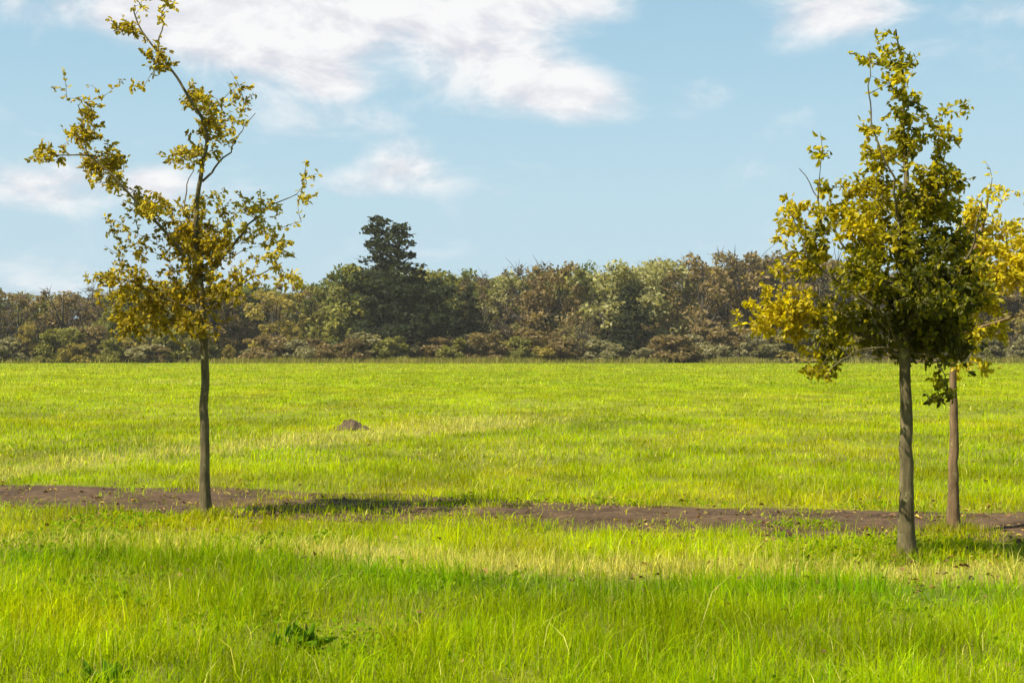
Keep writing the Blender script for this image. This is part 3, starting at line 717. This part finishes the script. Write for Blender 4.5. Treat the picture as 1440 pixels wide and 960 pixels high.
px_ = -270
while px_ < 1720:
    Y = rr.uniform(241, 245)
    far_tree('bush', rr.choice(['scrub', 'brown', 'olive']), k % 6, (px_-HX)/FP*Y, Y, rr.uniform(5.0, 7.5), rr.uniform(0.8, 1.2), rr.uniform(0, 6.28), 'thicket_bush',
             'tall shadowed bush in the thicket between the two rows of far trees', 'bush', 'bushes of the thicket under the far trees')
    px_ += rr.uniform(34, 48); k += 1
px_ = -200
while px_ < 1680:
    Y = rr.uniform(209, 219)
    far_tree(rr.choice(['ragged', 'bare', 'poplar', 'ragged']), rr.choice(['brown', 'olive', 'ochre']), k % 5, (px_-HX)/FP*Y, Y, rr.uniform(4.5, 8.0), rr.uniform(0.7, 1.1), rr.uniform(0, 6.28), 'sapling',
             'slender sapling rising out of the scrubby hedge along the field edge', 'tree', 'saplings in the far hedge')
    px_ += rr.uniform(40, 130); k += 1

# ------------------------------------------------------------------ the air over the field
hv = [(-420, -60, -1.2), (420, -60, -1.2), (420, 300, -1.2), (-420, 300, -1.2), (-420, -60, 32), (420, -60, 32), (420, 300, 32), (-420, 300, 32)]
hm, nt = mat('haze')
pv = N(nt, 'ShaderNodeVolumePrincipled'); pv.inputs['Color'].default_value = (1, 0.95, 0.84, 1); pv.inputs['Density'].default_value = HAZE
L(nt, pv.outputs[0], N(nt, 'ShaderNodeOutputMaterial').inputs['Volume'])
hz = new_obj('haze', hv, np.array([[3, 2, 1, 0], [4, 5, 6, 7], [0, 1, 5, 4], [1, 2, 6, 5], [2, 3, 7, 6], [3, 0, 4, 7]]), hm); hz['kind'] = 'stuff'
tag(hz, 'thin autumn haze over the field', 'haze')

# ------------------------------------------------------------------ sky, sun, camera
SUN_EL, SUN_AZ = R(55), R(-113)          # azimuth from +Y, negative = to the left
sd = np.array([math.sin(SUN_AZ)*math.cos(SUN_EL), math.cos(SUN_AZ)*math.cos(SUN_EL), math.sin(SUN_EL)])
ld = bpy.data.lights.new('sun', 'SUN'); ld.energy = 4.4; ld.angle = R(0.55); ld.color = (1.0, 0.95, 0.86)
lo = bpy.data.objects.new('sun', ld); C.objects.link(lo)
from mathutils import Vector
lo.rotation_euler = Vector(-sd).to_track_quat('-Z', 'Y').to_euler(); lo.location = (-20, 10, 30)

W = bpy.data.worlds.new('World'); S.world = W; W.use_nodes = True
nt = W.node_tree; nt.nodes.clear()
sky = N(nt, 'ShaderNodeTexSky', sky_type='NISHITA'); sky.sun_disc = False
sky.sun_elevation = SUN_EL; sky.sun_rotation = SUN_AZ; sky.air_density = 1.0; sky.dust_density = 0.6; sky.ozone_density = 2.0; sky.altitude = 100
tc = N(nt, 'ShaderNodeTexCoord')
# cloud cover by direction: soft fields of cloud (direction, angular radii) broken up by noise
mp = N(nt, 'ShaderNodeMapping'); mp.inputs['Scale'].default_value = (1, 1, 2.1); L(nt, tc.outputs['Generated'], mp.inputs[0])
def cloud_noise(off):
    ad_ = N(nt, 'ShaderNodeVectorMath', operation='ADD'); L(nt, mp.outputs[0], ad_.inputs[0]); ad_.inputs[1].default_value = off
    z = N(nt, 'ShaderNodeTexNoise'); z.inputs['Scale'].default_value = 11; z.inputs['Detail'].default_value = 12; z.inputs['Roughness'].default_value = 0.62; z.inputs['Distortion'].default_value = 0.35
    L(nt, ad_.outputs[0], z.inputs['Vector']); return z
nz = cloud_noise((0, 0, 0)); nz2 = cloud_noise((-0.012, 0, 0.022))
def dirv(px, py):
    v = np.array([(px-HX)/FP, 1, (HY-py)/FP]); return v/np.linalg.norm(v)
acc = None
for (px, py, rx, ry, wt) in [(480, -40, 340, 150, 0.55), (320, 40, 200, 90, 0.35), (700, 100, 150, 75, 0.36), (810, 135, 110, 50, 0.30), (800, 0, 130, 50, 0.32), (475, 118, 70, 28, 0.26), (540, 255, 120, 36, 0.36), (560, 222, 60, 28, 0.20),
                             (90, 265, 170, 42, 0.36), (225, 258, 60, 36, 0.36), (1190, 12, 120, 42, 0.40), (1100, 52, 90, 30, 0.22), (990, 140, 60, 44, 0.22), (190, 20, 60, 40, 0.25), (40, 15, 120, 30, 0.14), (400, 165, 160, 56, 0.20), (1420, 10, 100, 26, 0.20), (60, 390, 260, 60, 0.14),
                             (-700, 0, 420, 160, 0.4), (2200, 100, 450, 120, 0.4), (700, -700, 700, 260, 0.45)]:  # this row lies out of view, cloud added to lift the fill light
    d = dirv(px, py)
    sb = N(nt, 'ShaderNodeVectorMath', operation='SUBTRACT'); L(nt, tc.outputs['Generated'], sb.inputs[0]); sb.inputs[1].default_value = tuple(d)
    ml = N(nt, 'ShaderNodeVectorMath', operation='MULTIPLY'); L(nt, sb.outputs[0], ml.inputs[0]); ml.inputs[1].default_value = (FP/rx, FP/rx, FP/ry)
    ln = N(nt, 'ShaderNodeVectorMath', operation='LENGTH'); L(nt, ml.outputs[0], ln.inputs[0])
    mr = N(nt, 'ShaderNodeMapRange', interpolation_type='SMOOTHSTEP'); L(nt, ln.outputs['Value'], mr.inputs[0])
    mr.inputs[1].default_value = 1.25; mr.inputs[2].default_value = 0.15; mr.inputs[3].default_value = 0; mr.inputs[4].default_value = wt
    if acc is None: acc = mr.outputs[0]
    else:
        ad = N(nt, 'ShaderNodeMath', operation='ADD'); L(nt, acc, ad.inputs[0]); L(nt, mr.outputs[0], ad.inputs[1]); acc = ad.outputs[0]
sm = N(nt, 'ShaderNodeMath', operation='ADD'); L(nt, acc, sm.inputs[0]); L(nt, nz.outputs[0], sm.inputs[1])
cov = N(nt, 'ShaderNodeMapRange', interpolation_type='SMOOTHSTEP'); L(nt, sm.outputs[0], cov.inputs[0])
cov.inputs[1].default_value = 0.53; cov.inputs[2].default_value = 1.0
# painted relief shading: cloud a little greyer on the side away from the sun
df = N(nt, 'ShaderNodeMath', operation='SUBTRACT'); L(nt, nz.outputs[0], df.inputs[0]); L(nt, nz2.outputs[0], df.inputs[1])
dm = N(nt, 'ShaderNodeMapRange'); L(nt, df.outputs[0], dm.inputs[0]); dm.inputs[1].default_value = -0.16; dm.inputs[2].default_value = 0.12
gr = ramp(nt, dm.outputs[0], [(0.15, (2.95, 3.02, 3.28)), (0.75, (3.85, 3.85, 3.9))])
hs = N(nt, 'ShaderNodeHueSaturation'); hs.inputs['Saturation'].default_value = 1.0; hs.inputs['Value'].default_value = 1.0; L(nt, sky.outputs[0], hs.inputs['Color'])
mixc = N(nt, 'ShaderNodeMix', data_type='RGBA')
gm = N(nt, 'ShaderNodeGamma'); gm.inputs[1].default_value = 0.4; L(nt, hs.outputs[0], gm.inputs[0])
tn_ = N(nt, 'ShaderNodeVectorMath', operation='MULTIPLY'); L(nt, gm.outputs[0], tn_.inputs[0]); tn_.inputs[1].default_value = (1.08, 1.52, 1.63)
sx_ = N(nt, 'ShaderNodeSeparateXYZ'); L(nt, tc.outputs['Generated'], sx_.inputs[0])
hzr = N(nt, 'ShaderNodeMapRange', interpolation_type='SMOOTHSTEP'); L(nt, sx_.outputs[2], hzr.inputs[0]); hzr.inputs[1].default_value = 0.30; hzr.inputs[2].default_value = 0.0; hzr.inputs[3].default_value = 0; hzr.inputs[4].default_value = 0.85
hmx = N(nt, 'ShaderNodeMix', data_type='RGBA'); L(nt, hzr.outputs[0], hmx.inputs[0]); L(nt, tn_.outputs[0], hmx.inputs[6]); hmx.inputs[7].default_value = (2.22, 2.86, 3.32, 1)
L(nt, cov.outputs[0], mixc.inputs[0]); L(nt, hmx.outputs[2], mixc.inputs[6]); L(nt, gr.outputs[0], mixc.inputs[7])
bg = N(nt, 'ShaderNodeBackground'); bg.inputs[1].default_value = 0.10; L(nt, mixc.outputs[2], bg.inputs[0])
ow = N(nt, 'ShaderNodeOutputWorld'); L(nt, bg.outputs[0], ow.inputs[0])

cam = bpy.data.cameras.new('camera'); cam.lens = 50; cam.sensor_width = 36; cam.clip_end = 8000; cam.clip_start = 0.1
co_ = bpy.data.objects.new('camera', cam); C.objects.link(co_)
co_.location = (0, 0, EYE); co_.rotation_euler = (R(90)+math.atan(15/FP), 0, 0)
S.camera = co_
S.view_settings.view_transform = 'Standard'; S.view_settings.look = 'None'; S.view_settings.exposure = 1.3; S.view_settings.gamma = 1
S.view_settings.use_curve_mapping = False
S.cycles.max_bounces = 8; S.cycles.transparent_max_bounces = 8; S.cycles.transmission_bounces = 6
S.cycles.use_denoising = True
